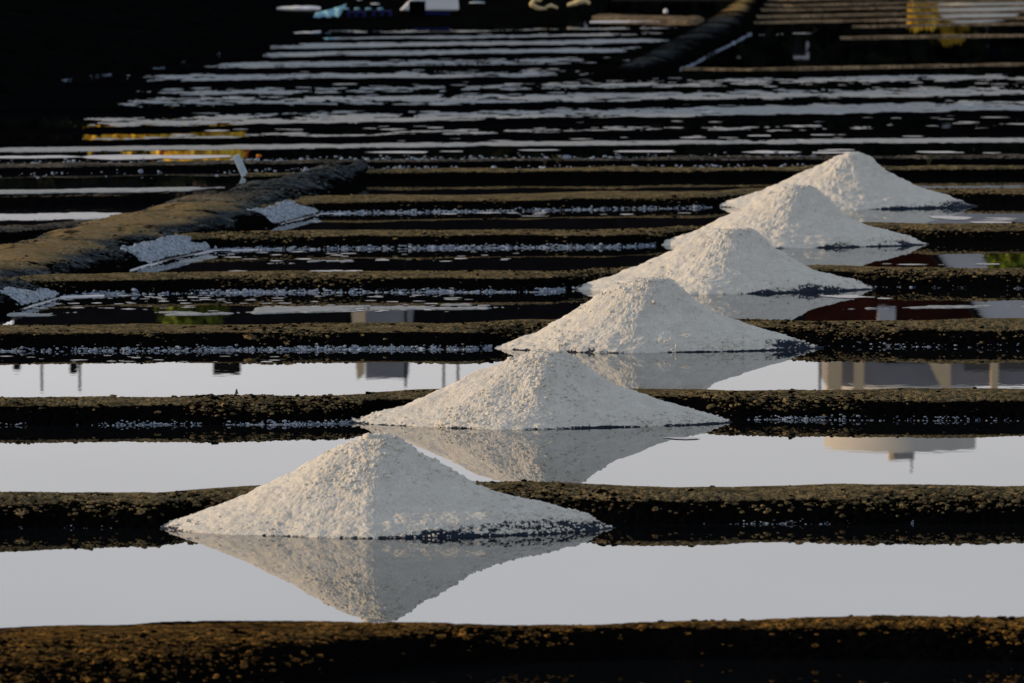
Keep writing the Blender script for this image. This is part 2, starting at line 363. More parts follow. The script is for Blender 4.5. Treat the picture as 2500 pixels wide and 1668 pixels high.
for i, (nm, W, T, h, step, nv, ml, mt) in enumerate(BUNDS):
    xs = px_samples(max(-40, W[0][0]), 2540, step, ml if W[0][0] < -40 else 0, 1500)
    A = px_edge(W, xs); B = px_edge(T, xs, h*.93); B[:, 1] += .12
    A[:, 1] += wobA(i, A[:, 0]); B[:, 1] += (.16 if i else .04)*vnoise(A[:, 0]*.9+i*5, 0*A[:, 0], i+90)
    def df(X, Y, z, dry, i=i):
        if i == 0:   # the near bund widens; its sunlit left end is lightened in the colour
            px = 1250 + X/Y*F_PX
            return dry + sstep(800, -150, px)*.30*sstep(.0, .08, z) - .26  # sunlight on the left end added through the dry mask
        return dry
    RB_ = ribbon('mud_bund', A, B, h, nv, M[mt], 10+i*7, clod=.030 if i < 4 else .026, clod_size=(.06, .045, .045, .045, .05, .05, .05)[i],
           dry_lo=.085*h/.12, dry_hi=.135*h/.12, dry_or_sun_fun=df, hvar=.011, label='low dark mud bund, %s from the camera' % nm)
    BW[i] = W; clods(RB_, i, M[mt], h)
# far bunds (brown lit lines right, low and dark)
FAR = [
 ([(600, 452), (900, 441), (1700, 436), (2500, 430), (3400, 424)], [(600, 424), (900, 412), (1700, 408), (2500, 404), (3400, 400)], .09, .05),
 ([(-600, 424), (0, 424), (900, 408), (1700, 402), (2500, 399), (3400, 395)], [(-600, 398), (0, 394), (900, 390), (1700, 385), (2500, 380), (3400, 376)], .06, .04),
]
for k, (W, T, h, dl) in enumerate(FAR):
    xs = px_samples(max(-40, W[0][0]), 2540, 6, 1200 if W[0][0] < 0 else 0, 1300)
    A = px_edge(W, xs); B = px_edge(T, xs, h)
    ribbon('mud_bund', A, B, h, 30, M['mud_far'] if k else M['mud'], 90+k, clod=.03, clod_size=.10, dry_lo=dl, dry_hi=h*1.3, hvar=.012, rough_all=True,
           label='low brown mud bund behind the farthest salt pile' if not k else 'broken muddy strip strewn with salt specks')
BANDS = [  # waterline bands of salt film on the far pans: polyline, half thickness px, density, px range
 ([(-400, 370), (0, 367), (1250, 351), (2500, 342), (3300, 338)], 4.5, .75, (-300, 3200)),
 ([(-400, 350), (145, 345), (1250, 319), (2500, 300), (3300, 292)], 7, .12, (130, 3200)),
 ([(-400, 306), (160, 300), (1250, 282), (2500, 258), (3300, 246)], 12, .50, (140, 3200)),
 ([(-400, 254), (220, 250), (1250, 243), (2500, 222), (3300, 212)], 11, .36, (230, 3200)),
 ([(-400, 235), (200, 229), (1250, 213), (2500, 187), (3300, 177)], 8, .30, (330, 3200)),
 ([(300, 191), (1250, 181), (1450, 178)], 8, .42, (310, 1450)),
 ([(400, 164), (1250, 152), (1450, 149)], 8, .36, (460, 1500)),
 ([(500, 138), (1250, 127), (1600, 121)], 6.5, .6, (570, 1560)),
 ([(600, 114), (1250, 108), (1680, 98)], 6, .62, (660, 1670)),
 ([(700, 97), (1250, 90), (1600, 84)], 3.5, .5, (740, 1600)),
 ([(760, 79), (1250, 75), (1650, 68)], 3, .3, (790, 1650)),
]
def mid_line(a, b, xs, f=.5):
    return poly_interp(a, xs)*(1-f) + poly_interp(b, xs)*f
for k in range(len(BANDS)-1):
    a, b = BANDS[k][0], BANDS[k+1][0]
    x0 = -500 if k < 4 else BANDS[k+1][3][0]-150; x1 = 3300 if k < 4 else BANDS[k+1][3][1]+60
    xs = np.arange(x0, x1, 9.0); ym = mid_line(a, b, xs, .5)
    if k == 3: continue
    half = 1.3
    A = np.array([at(x, y+half) for x, y in zip(xs, ym)]); B = np.array([at(x, y-half-1) for x, y in zip(xs, ym)])
    ribbon('mud_bund', A, B, .032, 14, M['mud_far'], 120+k, clod=.03, clod_size=.16, dry_lo=.04, dry_hi=.12, hvar=.012, rough_all=True, below=.06,
           label='thin far mud bund between streaked shallow pans')
# brown lit bunds on the far right
RB = [[(1560, 168), (1830, 170), (2200, 163), (2500, 157), (3300, 148)], [(2050, 93), (2250, 90), (2500, 87), (3300, 82)],
      [(2080, 66), (2250, 62), (2500, 58), (3300, 52)], [(1840, 56), (2000, 52), (2250, 48), (2500, 44), (3300, 38)],
      [(1780, 42), (1950, 40), (2250, 33), (2500, 29), (3300, 23)], [(1800, 24), (1930, 25), (2250, 18), (2500, 14), (3300, 8)],
      [(1820, 10), (1930, 14), (2250, 6), (2500, 2), (3300, -4)], [(1840, -3), (1930, 0), (2250, -7), (2500, -11), (3300, -17)]]
for k, L in enumerate(RB):
    xs = np.arange(L[0][0], L[-1][0], 8.0); ys = poly_interp(L, xs)
    A = np.array([at(x, y+1.1) for x, y in zip(xs, ys)]); B = np.array([at(x, y-1.1) for x, y in zip(xs, ys)])
    ribbon('mud_bund', A, B, .022, 10, M['mud_tan'], 160+k, clod=.012, clod_size=.14, dry_lo=-.01, dry_hi=.015, hvar=.006, rough_all=True, below=.05,
           label='thin sunlit bund across the far right pans')

# the crusted cross bank at the left
def smooth_curve(P, n):
    P = np.array(P, float); s = np.linspace(0, len(P)-1, n); i = np.clip(s.astype(int), 0, len(P)-2); f = (s-i)[:, None]
    f = f*f*(3-2*f)*.35 + f*.65
    Q = P[i]*(1-f)+P[i+1]*f
    for _ in range(int(n/len(P)/3)): Q[1:-1] = (Q[:-2]+2*Q[1:-1]+Q[2:])/4
    return Q
Rt = [(-5.6, 46), (-4.6, 56), (-3.85, 65.5), (-3.45, 70.2), (-3.05, 74), (-2.6, 78), (-2.15, 81.5), (-1.8, 86), (-1.6, 89.5), (-1.45, 92.4)]
Lt = [(-7.0, 46), (-6.0, 56), (-5.3, 65.5), (-4.9, 70.2), (-4.5, 74), (-4.1, 78), (-3.7, 81.5), (-3.15, 86), (-2.3, 90.3), (-1.6, 93.0)]
def bankdry(X, Y, z, dry):
    return np.clip(dry - .25 + .6*fbm(X*4, Y*1.5, 77, 4, .65), 0, 1)
BK_ = ribbon('mud_bank', smooth_curve(Rt, 700), smooth_curve(Lt, 700), .165, 90, M['bank'], 201, clod=.02, clod_size=.05, relief=.025, sun_tint=lambda X, Y, z: sstep(.14, .175, z+.02*fbm(X*3, Y*2, 5, 3))*sstep(86, 81, Y)*.42, dry_lo=.045, dry_hi=.15, power=2.5,  # sunlight on the crest painted as a tan tint
       hvar=.03, rough_all=True, dry_or_sun_fun=bankdry, label='rounded salt-crusted mud bank crossing the pans at the left')
clods(BK_, 2, M['bank'], .15)
# pans beyond it at the far left
for k, L in enumerate([([(-700, 590), (0, 580), (330, 556)], .07), ([(-700, 500), (0, 497), (420, 488)], .06)]):
    xs = np.arange(L[0][0][0], L[0][-1][0], 7.0); ys = poly_interp(L[0], xs)
    A = np.array([at(x, y+8) for x, y in zip(xs, ys)]); B = np.array([at(x, y-8) for x, y in zip(xs, ys)])
    ribbon('mud_bund', A, B, L[1], 30, M['mud_far'], 230+k, clod=.03, clod_size=.08, dry_lo=.05, dry_hi=.1, hvar=.01, rough_all=True,
           label='dark bund left of the cross bank')
# diagonal bund far right of centre
DL = [at(1400, 200), at(1470, 186), at(1560, 140), at(1640, 98), at(1700, 64), at(1755, 30), at(1800, 2), at(1850, -35)]
DR = [at(1560, 215), at(1650, 176), at(1735, 136), at(1800, 98), at(1830, 84), at(1850, 40), at(1870, 6), at(1920, -35)]
ribbon('mud_bank', smooth_curve(DR, 260), smooth_curve(DL, 260), .17, 34, M['bank'], 240, clod=.008, clod_size=.10, taper=45, dry_lo=-.02, dry_hi=.36, sun_tint=lambda X, Y, z: sstep(163, 172, Y)*sstep(.10, .17, z), power=2.4,  # sunlit upper end painted tan along the top
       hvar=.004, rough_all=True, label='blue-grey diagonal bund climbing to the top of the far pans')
SB = [at(1400, 40), at(1500, 44), at(1600, 46), at(1680, 47), at(1740, 40)]; SA = [at(1400, 48), at(1500, 51), at(1600, 53), at(1680, 56), at(1740, 54)]
ribbon('mud_bank', smooth_curve(SA, 120), smooth_curve(SB, 120), .07, 16, M['mud_tan'], 243, taper=20, clod=.02, clod_size=.12, dry_lo=-.05, dry_hi=.04, hvar=.01,
       rough_all=True, label='sunlit bund joining the diagonal bund near the top edge')
# dark banks: upper left and top centre
E_ = [at(-900, 330), at(-100, 262), at(60, 226), at(150, 198), at(260, 183), at(400, 166), at(480, 143), at(600, 122), at(690, 92), at(672, 45), at(655, 0), at(645, -60)]
E_ = smooth_curve(E_, 300); F_ = E_ + np.array([-13.0, 3.0])
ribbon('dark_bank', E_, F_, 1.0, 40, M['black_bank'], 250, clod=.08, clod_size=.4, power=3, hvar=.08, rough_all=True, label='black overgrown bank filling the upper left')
E_ = smooth_curve([at(640, 84), at(800, 72), at(1000, 66), at(1250, 62), at(1400, 56), at(1480, 44)], 160)
F_ = smooth_curve([at(600, -70), at(800, -72), at(1000, -72), at(1250, -72), at(1400, -70), at(1500, -60)], 160)
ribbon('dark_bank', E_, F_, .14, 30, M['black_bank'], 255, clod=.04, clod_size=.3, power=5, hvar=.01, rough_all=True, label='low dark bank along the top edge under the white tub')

# ------------------------------------------------------------------ salt piles
PL = [(0, 1), (.065, .99), (.194, .88), (.43, .585), (.75, .22), (1, 0), (1.1, -.09)]
PR = [(0, 1), (.05, .985), (.14, .86), (.24, .68), (.4, .475), (.64, .30), (.83, .18), (.93, .09), (1, 0), (1.1, -.06)]
PF = [(0, 1), (.08, .97), (.25, .78), (.5, .48), (.75, .22), (1, 0), (1.1, -.09)]
# left, right, apex x, apex y, centre y, front depth, crease shift, nphi, nrho, flat top
PILES = [
 (393, 1480, 932, 1068, 1289, .70, -.12, 620, 130, .0, 'nearest and largest coarse salt pile, lumpy crest, at lower left', 1),
 (860, 1762, 1346, 862, 1032, .62, -.26, 600, 115, .05, 'second salt pile from the camera, mirrored in the wide pan behind the nearest pile', 2),
 (1214, 1975, 1590, 686, 850, .60, -.30, 500, 95, .12, 'third salt pile from the camera with a blunt rounded top', 3),
 (1400, 2114, 1798, 563, 706, .78, -.25, 420, 80, .14, 'fourth salt pile from the camera with dark wet salt under its right flank', 4),
 (1615, 2242, 1950, 459, 597, .70, -.22, 360, 70, .12, 'fifth salt pile from the camera, second from the back', 5),
 (1752, 2363, 2087, 378, 504, .74, -.15, 320, 64, .0, 'farthest salt pile with a pointed top at right', 6),
]
def build_pile(L, Rr, ax, ay, cy, fd, shift, nphi, nr, ft, label, seed):
    cx, cyw = at(ax, cy); sc_px = F_PX/cyw; rg = np.random.default_rng(seed)
    a_l = (ax-L)/sc_px; a_r = (Rr-ax)/sc_px
    # keep apex of the built pile on the apex of the photo
    Hh = (cy-ay)/sc_px
    ph = np.linspace(0, 2*np.pi, nphi, endpoint=False); rho = np.linspace(0, 1.08, nr)**.85*1.0
    rho = rho/rho.max()*1.08
    cp, sp = np.cos(ph), np.sin(ph)
    shp = np.where(sp < 0, shift*(-sp)*fd, 0)
    a = np.where(cp < 0, a_l, a_r); b = np.where(sp < 0, fd, .75); pw = np.where(sp < 0, (1.5, 1.3, 1.4, 1.36, 1.45, 1.5)[seed-1], 1.8)
    R = (np.abs(cp/a)**pw + np.abs(sp/b)**pw)**(-1/pw)
    wob = 1 + .05*vnoise(np.cos(ph)*2.2+seed, np.sin(ph)*2.2, seed+31)*2*np.abs(sp)
    R = R*wob
    X = cp[:, None]*R[:, None]*rho + (shift*np.clip(-sp, 0, 1)**2*fd)[:, None]*rho; Y = sp[:, None]*R[:, None]*rho
    def prof(P, r):
        p = np.array(P); xs = np.linspace(0, 1.1, 111); ys = np.interp(xs, p[:, 0], p[:, 1])
        kx = np.array([1, 2, 3, 4, 3, 2, 1.])/16; yp = np.pad(ys, 3, mode='edge'); yp[:3] = ys[3:0:-1]
        ys = np.convolve(yp, kx, 'valid'); return np.interp(r, xs, ys)
    fl = np.clip(1-ft*2*0, 0, 1)
    r2 = np.clip(rho-ft*.55*np.exp(-(rho/.35)**2), 0, 2)
    wl = np.clip(-cp, 0, 1)**1.3; wr = np.clip(cp, 0, 1)**1.3; wf = np.clip(1-wl-wr, 0, 1)
    Z = wl[:, None]*prof(PL, r2) + wr[:, None]*prof(PR, r2) + wf[:, None]*prof(PF, r2)
    Z = Z/(wl+wr+wf)[:, None]
    z = Z*Hh
    wx, wy = X+cx, Y+cyw
    # broad slumps
    z += (.006 if seed == 1 else .022)*fbm(X*2.3+seed*3.1, Y*2.3, seed, 3)*sstep(0, .3, rho)*sstep(1.0, .6, rho)
    sd = fbm(rho*2.2+0*ph[:, None], seed*5+0*rho, seed+60, 2)*.10*np.clip(-sp, 0, 1)[:, None]*rho; X = X + sd
    gully = fbm(ph[:, None]*3+seed+0*rho, rho*1.2+0*ph[:, None], seed+6, 2); z += .010*gully*sstep(.1, .5, rho)*sstep(1.05, .7, rho)
    crest = np.exp(-(rho/.33)**2); toe = sstep(.72, .98, rho)
    coarse = np.clip(crest + .5*wl[:, None]*0 + .8*toe*(wr+.3*wl)[:, None] + .45*sstep(.05, .5, fbm(X*3.5, Y*3.5, seed+8, 2)), 0, 1.2)
    yy = Y + z*1.2
    gs = (cyw/46.3)**.55; X_, yy_ = X, yy; wq = .012*fbm(X*12, yy*12, seed+44, 2); k1 = worley((X+wq)/.05, yy/.05, seed+1); k2 = worley((X-wq)/.024/gs, yy/.024/gs, seed+2); k3 = worley(X/.013/gs, yy/.013/gs, seed+3)
    d = .016*coarse*(k1-.4) + .0105*(.5+.7*coarse)*(k2-.4) + .009*(k3-.4) + .010*fbm(X*16, yy*16, seed+41, 3)
    d = d*gs**1.2; cr = fbm(X*6, Y*6, seed+42, 3); d = d + .012*cr*sstep(.02, .2, rho)
    gx = -(cp*.42)[:, None]*1.0; gy = -(sp*.55)[:, None]
    z = z + d*.85; X = X - gx*d; Y = Y - gy*d
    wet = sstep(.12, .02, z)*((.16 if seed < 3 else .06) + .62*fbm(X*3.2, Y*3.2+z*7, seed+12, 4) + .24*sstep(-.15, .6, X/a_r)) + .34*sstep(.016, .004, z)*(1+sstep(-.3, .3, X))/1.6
    V = np.stack([X, Y, z], -1).reshape(-1, 3)
    me = mesh_np('salt_pile', V, grid_faces(nphi, nr, True), True, {'wet': np.clip(wet, 0, 1)})
    o = link('salt_pile', me, M['salt'], label=label, cat='salt pile', group='coarse salt piles in a diagonal row')
    o.location = (cx, cyw, 0)
    # loose lumps on crest and toe
    n = {1: 1500, 2: 1100, 3: 700, 4: 500, 5: 300, 6: 250}[seed]
    w_ = (coarse[:, :-6]**2).ravel(); w_ = w_*np.tile(rho[:-6], nphi)*(z[:, :-6].ravel() > .003)
    idx = rg.choice(len(w_), n, p=w_/w_.sum())
    P = np.stack([X[:, :-6].ravel()[idx], Y[:, :-6].ravel()[idx], z[:, :-6].ravel()[idx]], -1)
    me = lumps('salt_clumps', P, rg.gamma(3, .0016, n)+.003, .8, seed, True, {'wet': np.zeros(n)})
    link('salt_clumps', me, M['salt'], o, kind='stuff')
    return o, cx, cyw
for p_ in PILES: build_pile(*p_)

# ------------------------------------------------------------------ salt crusts and films
def film(line, half, dens, xr, seed, mat='film', dx=.035, ny=32, name='salt_film', label=None, sx=3.4, sy=1.8, hz=.006):
    d0 = at(1250, poly_interp(line, [1250])[0])[1]; step = dx*F_PX/d0
    xs = np.arange(xr[0], xr[1], step); ys = poly_interp(line, xs); v = np.linspace(-1, 1, ny)
    P = np.array([[at(x, y - half*k) for k in v] for x, y in zip(xs, ys)])
    X, Y = P[..., 0], P[..., 1]
    n = 1.9*fbm(X*sx*d0/120, Y*sy, seed, 6, .72) + .55*fbm(X*.25, Y*.4, seed+3, 2) + .25*fbm(X*5, Y*2, seed+8, 2)
    edge = 1-np.abs(v)[None, :]**4*1.2
    ends = np.minimum(sstep(0, 160, xs-xr[0]), sstep(0, 160, xr[1]-xs))[:, None]
    val = n*.9 + (dens-.5)*1.6 + edge*.9 - .62 - (1-ends)*.9
    z = np.clip(val*.05, -.02, hz) 
    me = mesh_np(name, np.stack([X, Y, z], -1).reshape(-1, 3), grid_faces(len(xs), ny), True)
    link(name, me, M[mat], kind='stuff', label=label, cat=None)
for k, (L, hf, de, xr) in enumerate(BANDS):
    film(L, hf*1.2, de+.06, xr, 300+k*11, label='streaky grey salt film on a far shallow pan')
film([(1450, 54), (1560, 52), (1700, 50)], 2.2, 1.2, (1440, 1700), 421, 'film_bright', label='bright thin strip of brine below the far bund')
film([(700, 69), (760, 69)], 2.0, 1.3, (690, 770), 424, 'film_bright', dx=.03, label='short bright strip at the top left')
film([(1850, 85), (1900, 84), (2060, 80)], 2, .6, (1850, 2060), 425, 'film', label='thin bright streak right of the diagonal bund')
film([(1300, 76), (1620, 72), (1700, 74)], 4.5, .45, (1480, 1760), 427, 'film', label='grey film by the foot of the diagonal bund')
film([(-400, 536), (0, 531), (320, 526)], 8, .95, (-400, 330), 431, 'film_bright', label='bright salt film left of the cross bank')
film([(-400, 476), (0, 469), (560, 461)], 5, .7, (-300, 580), 433, label='blue-grey film beyond the cross bank')
film([(60, 785), (400, 765), (700, 757), (1100, 750), (1300, 750)], 8, .5, (330, 1280), 437, 'film', dx=.015, label='grey salt film floating in front of the fourth bund')
film([(-200, 778), (60, 770), (350, 760)], 10, .2, (-100, 420), 439, 'film', dx=.03, label='broken salt film at the left of the fourth pan')
film([(560, 645), (900, 636), (1300, 632)], 4, .15, (500, 1200), 441, 'film', dx=.03, label='broken film streaks in the fifth pan')
film([(1800, 757), (2100, 752), (2500, 748), (2700, 748)], 4, .12, (1960, 2700), 443, 'film', dx=.03, label='broken film streaks at the right of the fourth pan')

def crust_line(line, xr, n, seed, spread=.05, rmax=.010, up=.03, parts=.0, dens_off=0., mat='crust', label=None):
    rg = np.random.default_rng(seed); xs = rg.uniform(xr[0], xr[1], n*3)
    keep = fbm(xs*.006, xs*0+seed, seed, 4)+dens_off > rg.uniform(-.6, .6, len(xs)); xs = xs[keep][:n]
    ys = poly_interp(line, xs); P = np.array([at(x, y) for x, y in zip(xs, ys)]); m = len(xs); spread *= .5; up *= .4; rmax *= .6; P = P[:int(m*.75)]; xs = xs[:len(P)]; m = len(P)
    for j_, l_ in BW.items():
        if l_ is line: P[:, 1] += wobA(j_, P[:, 0]) - .015
    q = np.abs(rg.normal(0, 1, m)); sgn = rg.random(m) < .75
    y = P[:, 1] + np.where(sgn, q*spread*.4, -q*spread); z = np.where(sgn, q*up*.55, .001)
    R = rg.gamma(3, rmax/4, m)+.002
    me = lumps('salt_crust', np.stack([P[:, 0], y, z], -1), R, .55, seed)
    link('salt_crust', me, M[mat], kind='stuff', label=label)
crust_line(BW[1], (1480, 2250), 420, 501, .03, .006, .03, dens_off=-.15, label='thin salt crust line at the foot of the second bund')
crust_line(BW[1], (-100, 380), 90, 502, .03, .005, .03, dens_off=-.2, label='faint salt crust at the left foot of the second bund')
crust_line(BW[2], (-200, 860), 900, 503, .05, .009, .04, dens_off=.05, label='salt crust at the left foot of the third bund')
crust_line(BW[2], (1770, 2600), 900, 504, .05, .009, .045, dens_off=.05, label='salt crust at the right foot of the third bund')
crust_line(BW[3], (-200, 1200), 2600, 505, .07, .013, .05, dens_off=.25, label='salt crust at the left foot of the fourth bund')
crust_line(BW[3], (1980, 2700), 600, 506, .05, .010, .05, dens_off=0, label='salt crust at the right foot of the fourth bund')
crust_line(BW[4], (60, 1380), 3200, 507, .10, .016, .05, dens_off=.4, label='salt crust at the left foot of the fifth bund')
crust_line(BW[4], (2110, 2700), 400, 508, .05, .010, .03, dens_off=-.05, label='salt crust at the right foot of the fifth bund')
crust_line(BW[5], (400, 1600), 2400, 509, .09, .016, .05, dens_off=.3, label='salt crust at the left foot of the sixth bund')
crust_line(BW[6], (700, 1740), 2200, 510, .09, .017, .04, dens_off=.3, label='salt crust at the left foot of the seventh bund')
crust_line([(1655, 172), (1690, 160), (1735, 133), (1780, 112), (1832, 84)], (1655, 1835), 700, 512, .12, .022, .05, dens_off=.6, label='pale salt line along the diagonal bund')
crust_line([(40, 232), (150, 199), (260, 184), (400, 167), (480, 144), (600, 123), (690, 92)], (150, 690), 800, 513, .1, .018, .05, dens_off=.1, label='faint salt line along the black bank')
crust_line([(-100, 412), (900, 399), (2500, 390)], (-100, 2000), 4200, 514, 2.4, .024, .05, dens_off=.3, label='salt specks strewn on the broken muddy strip')
# white salt thrown up at the rounded pan corners
def corner(p0, p1, seed, label, up=.125):
    a = np.array(at(*p0)); b = np.array(at(*p1)); u = np.linspace(0, 1, 110)[:, None]; v = np.linspace(0, 1, 60)[None]
    X = a[0]+(b[0]-a[0])*u - .30*v; Y = a[1]+(b[1]-a[1])*u + .25*v
    edge = np.maximum(np.abs(2*u-1)**3, np.clip(v, 0, 1)**5*(1+0*u)) + .5*fbm(u*7+seed, v*5+0*u, seed+1, 3)
    n = fbm(X*9, Y*9, seed, 4)
    z = .012 + up*v**.6 + .02*n + .022*(worley(X/.035, (Y+z_(v, up))/.035, seed)-.4) - .13*sstep(.45, 1.0, edge)
    wet = .27 + .6*fbm(X*11, Y*7+v*4, seed+4, 4) + .22*sstep(.5, .0, v)  # mask of the corner salt that has shade in its colour
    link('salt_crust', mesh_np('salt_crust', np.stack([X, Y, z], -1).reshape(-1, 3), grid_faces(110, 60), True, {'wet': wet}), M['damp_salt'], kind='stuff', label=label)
def z_(v, up): return up*v
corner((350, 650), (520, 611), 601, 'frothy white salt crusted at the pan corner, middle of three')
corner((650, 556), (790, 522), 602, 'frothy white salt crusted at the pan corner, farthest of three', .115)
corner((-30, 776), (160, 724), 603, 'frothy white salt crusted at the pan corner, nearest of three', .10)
for k, L in enumerate([[(320, 660), (420, 632), (520, 612), (640, 609)], [(640, 560), (700, 541), (780, 523), (880, 518)], [(-60, 790), (60, 752), (150, 727), (260, 722)]]):
    film(L, 2.4, 1.0, (L[0][0]-110, L[-1][0]), 610+k, 'film_bright', dx=.02, label='white salt rim curving round a pan corner')
    film([(a_+25, b_+9) for a_, b_ in L], 6, .3, (L[0][0]+25, L[-1][0]), 615+k, 'film', dx=.02, label='thin salt streaks off a pan corner')
# flat flakes of floating salt
def flakes(boxes, seed):
    rg = np.random.default_rng(seed); V = []; Fq = []; 
    for (x0, x1, y0, y1, n, r) in boxes:
        for _ in range(n):
            gx, gy = at(rg.uniform(x0, x1), rg.uniform(y0, y1)); a_ = r*rg.uniform(.4, 1.6); b_ = a_*rg.uniform(.5, 1.5); k = len(V)
            for j in range(8):
                w_ = 2*math.pi*j/8; q = rg.uniform(.7, 1.2); V.append((gx+a_*q*math.cos(w_), gy+b_*q*math.sin(w_), .003+.0006*rg.random()))
            Fq.append([k+j for j in range(8)])
    link('salt_flakes', mesh_np('salt_flakes', V, np.array(Fq), False), M['film_bright'], kind='stuff', label='thin salt flakes afloat on the pans')
flakes([(0, 1150, 722, 762, 130, .035), (300, 1300, 615, 640, 40, .05), (0, 700, 868, 886, 22, .035), (500, 900, 655, 663, 4, .08), (2000, 2500, 718, 730, 5, .11),
        (1900, 2500, 640, 655, 6, .08), (1600, 1700, 1068, 1074, 2, .06), (2300, 2500, 530, 545, 8, .14), (1050, 1700, 520, 530, 12, .08),
        (900, 2500, 365, 375, 14, .25), (0, 500, 381, 386, 6, .35), (400, 2500, 190, 345, 300, .11), (700, 1650, 75, 180, 160, .10)], 71)

# ------------------------------------------------------------------ small things among the pans
def on(px, py, z=0): x, y = at(px, py, z); return x, y
x, y = on(592, 421, .05)
m_ = MB(); w_, h_ = .036, .215
m_.box(-w_, w_, -.02, .02, -.02, h_)
o = m_.build('leaning_post', M['pale_wood'], bevel=.006, label='short bleached wooden marker post leaning left on the muddy strip', cat='post')
o.location = (x+.02, y, .03); o.rotation_euler = (0, math.radians(-24), 0)
x, y = on(632, 388, .05); m_ = MB()
for i in range(6):
    a0, a1 = math.pi*i/6-math.pi/2, math.pi*(i+1)/6-math.pi/2
    m_.tube(0, 0, .05+.04*math.sin(a0), .05+.04*math.sin(a1), .05*math.cos(a0)+.002, .05*math.cos(a1)+.002, 12)
r = m_.build('float', M['orange'], smooth=True, label='small orange float on a stick on the muddy strip', cat='float'); r.location = (x, y, .06); r.scale = (.62, .62, .45)
m_ = MB(); m_.tube(0, 0, -.08, .02, .006, .006, 8); m_.build('stick', M['pale_wood'], r)

def sprig(x, y, z, h, n, seed, label):
    rg = random.Random(seed); r = empty('samphire_plant', (x, y, z), label=label, cat='plant', group='small green marsh plants on the bunds')
    st = MB(); lf = MB()
    for i in range(n):
        a = rg.uniform(0, 6.28); l = h*rg.uniform(.6, 1); tx, ty = l*.9*math.cos(a)*rg.random(), l*.9*math.sin(a)*rg.random()
        st.tube(0, 0, 0, l, .004, .002, 5, tx, ty)
        for j in range(7):
            f = .3+.7*j/6; cx, cy, cz = tx*f, ty*f, l*f; s = h*.12
            b = rg.uniform(0, 6.28); d = (math.cos(b)*s, math.sin(b)*s)
            lf.poly([(cx-d[1]*.4, cy+d[0]*.4, cz), (cx+d[0], cy+d[1], cz+s*.7), (cx+d[1]*.4, cy-d[0]*.4, cz+s*.2)])
    st.build('stem', M['bark'], r); lf.build('leaves', M['samphire'], r)
for i, (px, py, h, n, lb) in enumerate([(1362, 398, .10, 10, 'small yellow-green plant sprawling on the far bund left of the piles'),
        (1330, 402, .06, 8, 'tiny green plant left of the sprawling one'), (2010, 388, .07, 10, 'low green tuft just left of the farthest pile'),
        (2268, 402, .09, 6, 'thin upright green plant right of the farthest pile'), (1745, 392, .05, 8, 'tiny green tuft between the far plants')]):
    gx, gy = on(px, py, .08); sprig(gx, gy, .07, h, n, i, lb)
gx, gy = on(578, 960, .12); m_ = MB(); m_.poly([(-.012, 0, -.01), (.012, 0, -.01), (-.004, 0, .022)]); m_.poly([(-.012, .004, -.01), (-.004, 0, .022), (.012, 0, -.01)])
m_.tube(0, 0, -.01, .02, .009, .003, 6)
m_.build('twig', M['bark'], label='tiny dark twig tip standing on the third bund', cat='twig').location = (gx, gy, .125)

# ------------------------------------------------------------------ things on the top bank
ZB = .13
x, y = on(1048, 34, ZB); k = y/F_PX; r = empty('white_tub', (x, y, ZB), label='large white tub with a sloped left end, cut by the top edge', cat='tub')
m_ = MB(); a0, a1 = -73*k, 72*k
m_.box(a0, a1, 0, .7, .06, .50, (a0+56*k, a1-4*k, .02, .68)); m_.build('body', M['white_paint'], r, bevel=.03)
m_ = MB(); m_.box(a0+50*k, a1+.0, -.02, .72, .50, .53); m_.build('rim', M['white_paint'], r, bevel=.01)
m_ = MB(); m_.box(-40*k, 50*k, .06, .6, -.02, .06); m_.build('skid', M['navy'], r)
x, y = on(1019, 40, ZB); r = empty('crate', (x, y-.2, ZB), label='dark box standing in front of the white tub', cat='crate')
m_ = MB(); m_.box(-.15, .15, -.12, .12, 0, .27); m_.build('box', M['dark_plastic'], r, bevel=.01)
m_ = MB(); m_.box(-.16, .16, -.13, .13, .27, .285); m_.build('lid', M['dark_plastic'], r)
# pale blue tarpaulin, a crumpled sheet
x, y = on(800, 44, ZB); nx, nz = 30, 16; U, Vv = np.meshgrid(np.linspace(0, 1, nx), np.linspace(0, 1, nz), indexing='ij')
X = -.22+.46*U+.10*Vv*U-.05*(1-Vv); Z = .22*Vv*(.35+.65*U)+.02; Yy = .35*Vv + .05*np.sin(U*17+Vv*5)+.04*fbm(U*6, Vv*6, 3, 3)
me = mesh_np('tarpaulin', np.stack([X, Yy, Z+.03*fbm(U*5, Vv*5, 5, 3)], -1).reshape(-1, 3), grid_faces(nx, nz))
o = link('tarpaulin', me, M['tarp'], label='crumpled pale blue tarpaulin on the dark bank left of the tub', cat='tarpaulin'); o.location = (x, y, ZB)
o.modifiers.new('thick', 'SOLIDIFY').thickness = .006
x, y = on(728, 31, ZB); U, Vv = np.meshgrid(np.linspace(0, 1, 40), np.linspace(0, 2*np.pi, 14, endpoint=True), indexing='ij')
rr = (.045+.02*U+.012*fbm(U*7, Vv, 8, 3))*(np.sin(np.pi*np.clip(U, .03, .97))**.25)
me = mesh_np('sheet_roll', np.stack([-.40+.82*U, rr*np.cos(Vv)*2, rr*np.sin(Vv)+.07], -1).reshape(-1, 3), grid_faces(40, 14))
o = link('sheet_roll', me, M['white_paint'], label='long roll of white plastic sheet left of the blue tarpaulin', cat='plastic sheet'); o.location = (x, y, ZB)
